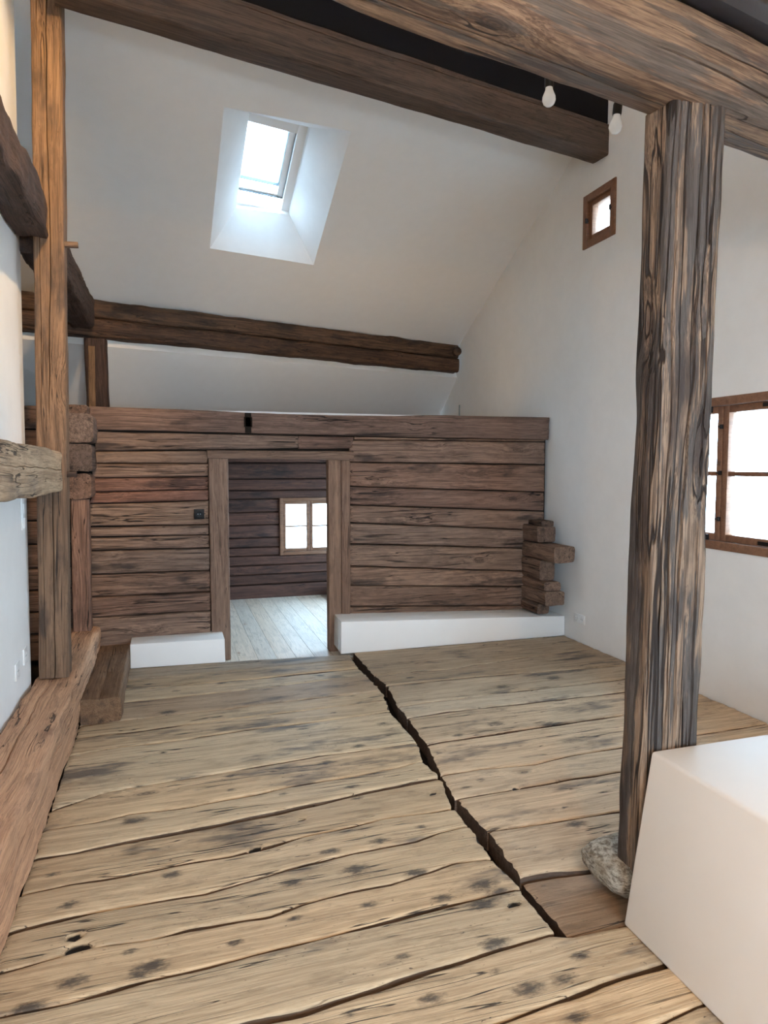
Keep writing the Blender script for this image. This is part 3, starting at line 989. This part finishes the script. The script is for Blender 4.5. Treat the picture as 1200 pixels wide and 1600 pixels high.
# skylight unit
U = (REV[1] - REV[0]).normalized()
Vd = (REV[3] - REV[0])
Vd = Vd.normalized()
Wn = U.cross(Vd)
if Wn.z < 0:
    Wn = -Wn
sm = frame_mtx(REV[0], U, Vd, Wn)
sky = tag(empty('window_6', REV[0]), kind='structure')
boxes('outer_frame', ring(-.09, .56, -.09, 1.02, .095, .135, .21, .095, .045, .12), 'wframe', sky, .003, sm)
boxes('gasket', ring(0, .43, 0, .815, .01, .006, .006, .01, .07, .125), 'grey', sky, 0, sm)
sash = boxes('sash', ring(.006, .424, .006, .809, .012, .052, .105, .02, .085, .15), 'wframe', sky, .003, sm)
boxes('glazing_seal', ring(.018, .372, .026, .704, .004, .004, .004, .004, .09, .128), 'grey', sash, 0, sm)
boxes('pane', [((.018, .026, .118), (.372, .704, .124))], 'tinted', sash, 0, sm)


# ================================================================== TIMBER FRAME
def T(name, label, cat, *a, **k):
    o = timber(name, *a, **k)
    return tag(o, label, cat)


sill = T('sill_beam', 'reddish hewn ground beam along the white wall, carrying the tall left post', 'beam',
         (-.667, -.4, .155), (-.655, 5.60, .160), .24, .31, 'sill', side=(1, 0, 0), cham=.022, rough=.013, cuts=6, seg=130, freq=4, grooves=((2, .38, .02, .003), (3, .4, .02, .004)))
lp = T('timber_post', 'tall slender orange-brown squared post standing on the ground beam at left', 'post',
       (-.667, 4.335, .320), (-.592, 4.345, 4.25), .158, .125, 'post', side=(1, 0, 0), cham=.012, rough=.005, seg=90, freq=2, grooves=((2, .50, .025, .003), (2, .15, .012, .002)))
timber('peg', (-.57, 4.33, 2.80), (-.475, 4.33, 2.805), .03, .03, 'log', lp, side=(0, 1, 0), cham=.004, rough=.001, seg=6)
timber('peg', (-.60, 4.30, 1.495), (-.515, 4.30, 1.50), .032, .032, 'tie', lp, side=(0, 1, 0), cham=.004, rough=.001, seg=6)
T('wall_rail', 'pale short rail running from the left edge into the tall post at eye level', 'beam',
  (-.675, 1.6, 1.545), (-.675, 4.262, 1.515), .175, .235, 'rail', side=(1, 0, 0), cham=.020, rough=.012, seg=60, freq=4, grooves=((3, .52, .02, .002), (3, .42, .015, .002)))
T('tie_beam', 'dark rough tie beam at top left in front of the tall post', 'beam',
  (-.70, 1.9, 2.92), (-.70, 4.262, 2.925), .165, .24, 'tie', side=(1, 0, 0), cham=.025, rough=.022, seg=60, freq=4)
T('tie_beam', 'dark rough tie beam between the tall post and the stacked purlin', 'beam',
  (-.715, 4.41, 2.90), (-.705, 6.60, 2.89), .19, .28, 'tie', side=(1, 0, 0), cham=.03, rough=.018, seg=44, freq=4)
T('back_post', 'thin reddish-brown post behind the tall left post, at the log wall corner', 'post',
  (-.650, 5.50, .318), (-.640, 5.50, 1.300), .125, .13, 'log', side=(1, 0, 0), cham=.012, rough=.005, seg=24, tint=(1.05, .85, .78))
T('offcut_beam', 'short squared beam offcut lying on the floor beside the ground beam', 'beam',
  (-.428, 4.325, .078), (-.438, 5.62, .078), .225, .150, 'rail', side=(1, 0, 0), cham=.012, rough=.009, seg=40, cuts=4, grooves=((2, .5, .03, .004),), tint=(.44, .36, .31), freq=4)

pur = tag(empty('purlin', (1.4, 7.3, 2.68)), 'dark smoke-stained purlin of two stacked timbers under the sloped ceiling', 'beam')
ps = Vector((1, .276, 0)).normalized()
pn = Vector((-.276, 1, 0)).normalized()


def pp(x, off, z):
    return Vector((x, 7.77 + .276 * (x - 3.41), z)) + pn * off


timber('upper_timber', pp(-2.5, .10, 2.955), pp(3.395, .10, 2.935), .175, .165, 'purlin', pur, side=pn, cham=.035, rough=.012, seg=100, cuts=4)
timber('lower_timber', pp(-2.5, .085, 2.785), pp(3.385, .085, 2.765), .19, .165, 'purlin', pur, side=pn, cham=.03, rough=.014, seg=100, cuts=4, tint=(.85, .8, .8))
lathe('peg', [(.0, -.09), (.055, -.09), (.060, -.02), (.052, .035), (.0, .042)], 'purlin', pur, (3.345, 7.735, 2.925), 12,
      Matrix.Rotation(math.radians(90), 4, 'X'))
lpst = tag(empty('loft_post', (-.61, 6.62, 1.985)), 'short dark post on the loft holding up the stacked purlin', 'post')
timber('shaft', (-.605, 6.68, 1.985), (-.612, 6.68, 2.672), .185, .16, 'tie', lpst, side=(1, 0, 0), cham=.02, rough=.008, seg=20, tint=(.8, .7, .66))
timber('pale_face_strip', (-.650, 6.596, 1.99), (-.640, 6.596, 2.60), .055, .012, 'rail', lpst, side=(1, 0, 0), cham=.004, rough=.006, seg=20, tint=(.42, .34, .27))  # thin paler strip on the near face of the post

rs = Vector((1, .2, 0)).normalized()
rn = Vector((-.2, 1, 0)).normalized()


def rb(x, off, z):
    return Vector((x, 4.95 + .2 * (x - 3.41), z)) + rn * off


T('ridge_beam', 'long brown ceiling beam below the black steel, from left post to gable wall', 'beam',
  rb(-.53, 0, 4.165), rb(3.40, 0, 4.158), .185, .245, 'beam', side=rn, cham=.014, rough=.006, seg=90, cuts=5, grooves=((1, .12, .02, .003),))
st = boxes('steel_girder', [((0, -.075, 4.285), (4.26, .075, 4.96))], 'matt', None, .004, frame_mtx(rb(-.78, 0, 0), rs, rn, ZP))
tag(st, 'flat black steel girder above the long brown ceiling beam', 'girder')

fs = Vector((1, .21, 0)).normalized()
fn = Vector((-.21, 1, 0)).normalized()


def fb(x, off, z):
    return Vector((x, 1.935 + .21 * (x - 1.5), z)) + fn * off


T('cross_beam', 'massive streaked brown and grey beam crossing the top right over the weathered post', 'beam',
  fb(-.78, -.085, 2.80), fb(3.395, -.085, 2.80), .175, .25, 'front', side=fn, chams=[.012, .012, .05, .02], rough=.009, seg=120, cuts=6, freq=2.2, grooves=((1, .45, .02, .003), (1, .80, .03, .004), (2, .55, .02, .003)))
st2 = boxes('steel_girder', [((0, -.10, 2.930), (4.25, .10, 3.075))], 'steel', None, .030, frame_mtx(fb(-.78, -.12, 0), fs, fn, ZP))
tag(st2, 'glossy black steel girder lying on the streaked cross beam, top right', 'girder')

wp = T('weathered_post', 'thick split weathered post with grey streaks standing on a stone beside the white block', 'post',
       (1.608, 1.935, .150), (1.612, 1.885, 2.685), .225, .135, 'weathered', side=(1, 0, 0), chams=[.02, .02, .016, .03], rough=.010, seg=110, cuts=8, freq=2.2,
       grooves=((2, .10, .02, .004), (2, .33, .035, .0045), (2, .56, .03, .006), (2, .74, .02, .003), (2, .90, .03, .005), (1, .55, .015, .003)))

# stone under the post
bm = bmesh.new()
bmesh.ops.create_icosphere(bm, subdivisions=4, radius=1)
for v in bm.verts:
    p = v.co.copy()
    q = Vector([math.copysign(abs(c) ** .48, c) for c in p])
    q *= .88
    s = 1 - .30 * max(0, -q.z)
    r = 1 + .10 * mnoise.noise(p * 1.7 + Vector((3, 1, 2))) + .05 * mnoise.noise(p * 5) + .02 * mnoise.noise(p * 14)
    v.co = Vector((q.x * .215 * s * r, q.y * .15 * s * r, min(q.z * .082 * r, .0715)))
me = bpy.data.meshes.new('foundation_stone')
bm.to_mesh(me)
bm.free()
me.shade_smooth()
me.materials.append(M['stone'])
so = bpy.data.objects.new('foundation_stone', me)
COL.objects.link(so)
so.location = (1.625, 2.035, .079)
so.rotation_euler = (0, 0, .15)
tag(so, 'rough grey granite foot stone under the weathered post', 'stone')

# white plastered block at lower right
V = [(1.43, .85, 0), (2.75, .85, 0), (2.75, 1.862, 0), (1.43, 1.862, 0), (1.508, .86, .602), (2.70, .86, .602), (2.70, 1.842, .602), (1.508, 1.842, .602)]
tag(bev_poly('plastered_block', V, Fb, 'smooth', .012), 'smooth white plastered block with sloping side at lower right', 'block')

# ================================================================== SMALL THINGS
def outlet(name, mtx, n, mat, label, w=.08, face_mat=None, sw=False):
    root = tag(empty(name, mtx.translation), label, 'switch' if sw else 'outlet')
    W = w * n
    pl = boxes('cover_plate', [((-W / 2, -w / 2, 0), (W / 2, w / 2, .009))], mat, root, .003, mtx)
    for i in range(n):
        c = -W / 2 + w * (i + .5)
        if sw:
            boxes('rocker', [((c - .028, -.028, .009), (c + .028, .028, .014))], mat, root, .002, mtx)
        else:
            lathe('socket', [(0, .0095), (.021, .0095), (.0235, .0105), (.0235, .008), (.0, .008)], face_mat or mat, root, mtx.translation, 20,
                  Matrix.Translation(-mtx.translation) @ mtx @ Matrix.Translation((c, 0, 0)))
            boxes('contact', [((c - .0125, -.003, .0095), (c - .0065, .003, .0105)), ((c + .0065, -.003, .0095), (c + .0125, .003, .0105))], 'grey', root, 0, mtx)
    return root


outlet('wall_socket', frame_mtx((.217, YW - .006, 1.158), XP, ZP, -YP), 1, 'black', 'black socket on the logs left of the door opening')
outlet('wall_socket', GM(5.125, .205), 2, 'white', 'white double socket low on the gable wall beside the plinth', face_mat='white')
LW = lambda y, z: frame_mtx((-.79, y, z), YP, ZP, XP)
outlet('wall_socket', LW(3.92, .475), 1, 'white', 'lower left white socket near the foot of the left wall', w=.09)
outlet('wall_socket', LW(4.13, .500), 1, 'white', 'white socket near the left wall edge, just above the ground beam', w=.09)
sw = tag(empty('light_switch', (-.79, 4.215, 1.31)), 'white triple light switch at the left wall edge below the rail', 'switch')
boxes('cover_plate', [((-.04, -.12, 0), (.04, .12, .009))], 'white', sw, .003, LW(4.215, 1.31))
for dz in (-.08, 0, .08):
    boxes('rocker', [((-.028, dz - .028, .009), (.028, dz + .028, .014))], 'white', sw, .002, LW(4.215, 1.31))


def near_ceil(x, y):
    s = .2 * (x - 3.41)
    return 2.95 + (5.62 - 2.95) * (y + 2.75) / (3.3 + s + 2.75)


def bulb(loc, label, tilt, lit=False):
    x, y, z = loc
    root = tag(empty('pendant_bulb', (x, y, z)), label, 'lamp')
    R = Matrix.Rotation(tilt, 4, 'Y') @ Matrix.Rotation(tilt * .5, 4, 'X')
    prof = [(.0, -.029), (.012, -.0265), (.022, -.018), (.0275, -.004), (.0265, .010), (.021, .024), (.016, .036), (.0145, .048), (0, .048)]
    lathe('glass', prof, 'lamp' if lit else 'bulb', root, loc, 28, R)
    lathe('bulb_socket', [(0, .046), (.017, .046), (.0185, .052), (.0185, .088), (.014, .100), (.0065, .108), (.0055, .118), (0, .118)], 'black', root, loc, 24, R)
    tp = Vector(loc) + (R @ Vector((0, 0, .116)))
    cz = near_ceil(x, y)
    tube('cord', [tp, (tp.x, tp.y, tp.z + .1), (x, y, cz - .02)], .0028, 'black', root)
    lathe('ceiling_rose', [(0, -.03), (.045, -.03), (.05, .02), (0, .02)], 'black', root, (x, y, cz), 20)


bulb((1.519, 2.578, 3.052), 'unlit bare bulb hanging left, in front of the black girder', .0)
bulb((1.776, 2.486, 2.938), 'unlit bare bulb hanging right, next to the weathered post', .08)
bulb(ADDED_BULB, 'added lit warm bulb out of view behind the camera, warming the white block', 0, True)
spl = tag(empty('spot_lamp', SPOT), 'small black ceiling spotlight aimed at the tall left post', 'lamp')
_q = (SPOT_AIM - SPOT).to_track_quat('Z', 'Y').to_matrix().to_4x4()
lathe('housing', [(.045, -.02), (.045, -.12), (.03, -.14), (.0, -.14), (.0, -.138), (.04, -.118), (.041, -.02)], 'black', spl, SPOT, 20, _q)
_cz = near_ceil(SPOT.x, SPOT.y)
tube('stem', [SPOT + _q @ Vector((0, 0, -.135)), (SPOT.x, SPOT.y, _cz - .01)], .008, 'black', spl)
lathe('ceiling_rose', [(0, -.03), (.045, -.03), (.05, .02), (0, .02)], 'black', spl, (SPOT.x, SPOT.y, _cz), 20)

# small glass guard on the loft, left
V, Fc = [], []
pts = [(-1.6, 2.0), (-.99, 2.0), (-.99, 2.20)] + [(-.99 - .12 + .12 * math.cos(a), 2.20 + .12 * math.sin(a)) for a in (0.4, .8, 1.2, 1.57)] + [(-1.6, 2.32)]
n = len(pts)
V = [(x, 6.1, z) for x, z in pts] + [(x, 6.116, z) for x, z in pts]
Fc = [list(range(n)), list(range(2 * n - 1, n - 1, -1))] + [[i, (i + 1) % n, n + (i + 1) % n, n + i] for i in range(n)]
tag(mesh_obj('glass_guard', V, Fc, 'glass', smooth=0), 'small clear glass guard panel on the loft at far left', 'glass panel')
tag(lathe('cable_stub', [(0, 0), (.008, 0), (.008, .30), (0, .30)], 'grey', None, (3.395, 7.75, 1.987), 10), 'thin grey cable stub rising on the gable wall behind the logs', 'cable')

# ================================================================== OUTSIDE
tag(boxes('ground', [((-60, -60, -5.2), (60, 60, -5.0))], 'ground'), kind='structure')


def house(loc, rot, w, d, eave, ridge, label, guards):
    root = tag(empty('neighbour_house', loc), label, 'house')
    R = Matrix.Translation(loc) @ Matrix.Rotation(rot, 4, 'Z')
    boxes('house_wall', [((-w / 2 + .3, .3, -5 - loc[2]), (w / 2 - .3, d - .3, eave - .05))], 'plaster', root, 0, R)
    V = [R @ Vector(p) for p in ((-w / 2, 0, eave), (w / 2, 0, eave), (w / 2, d / 2, ridge), (-w / 2, d / 2, ridge), (w / 2, d, eave), (-w / 2, d, eave),
                                 (-w / 2, 0, eave - .18), (w / 2, 0, eave - .18), (w / 2, d, eave - .18), (-w / 2, d, eave - .18))]
    Fc = [[0, 1, 2, 3], [3, 2, 4, 5], [0, 6, 7, 1], [1, 7, 8, 4, 2], [4, 8, 9, 5], [5, 9, 6, 0, 3], [6, 9, 8, 7]]
    mesh_obj('house_roof', V, Fc, 'roof', root, smooth=0)
    for i in range(guards):
        x = -w / 2 + .4 + (w - .8) * i / max(1, guards - 1)
        boxes('snow_guard', [((x - .06, .25, eave + .02), (x + .06, .33, eave + .28))], 'grey', root, .01, R)


house((16.5, 20.0, -.15), math.radians(-90), 9.5, 7.0, 0.0, .35, 'pale low roof of the neighbour seen through the gable window', 16)
house((4.5, 25.0, -1.0), 0.0, 22.0, 8.0, 0.0, .30, 'pale roof edge seen through the window of the inner room', 0)
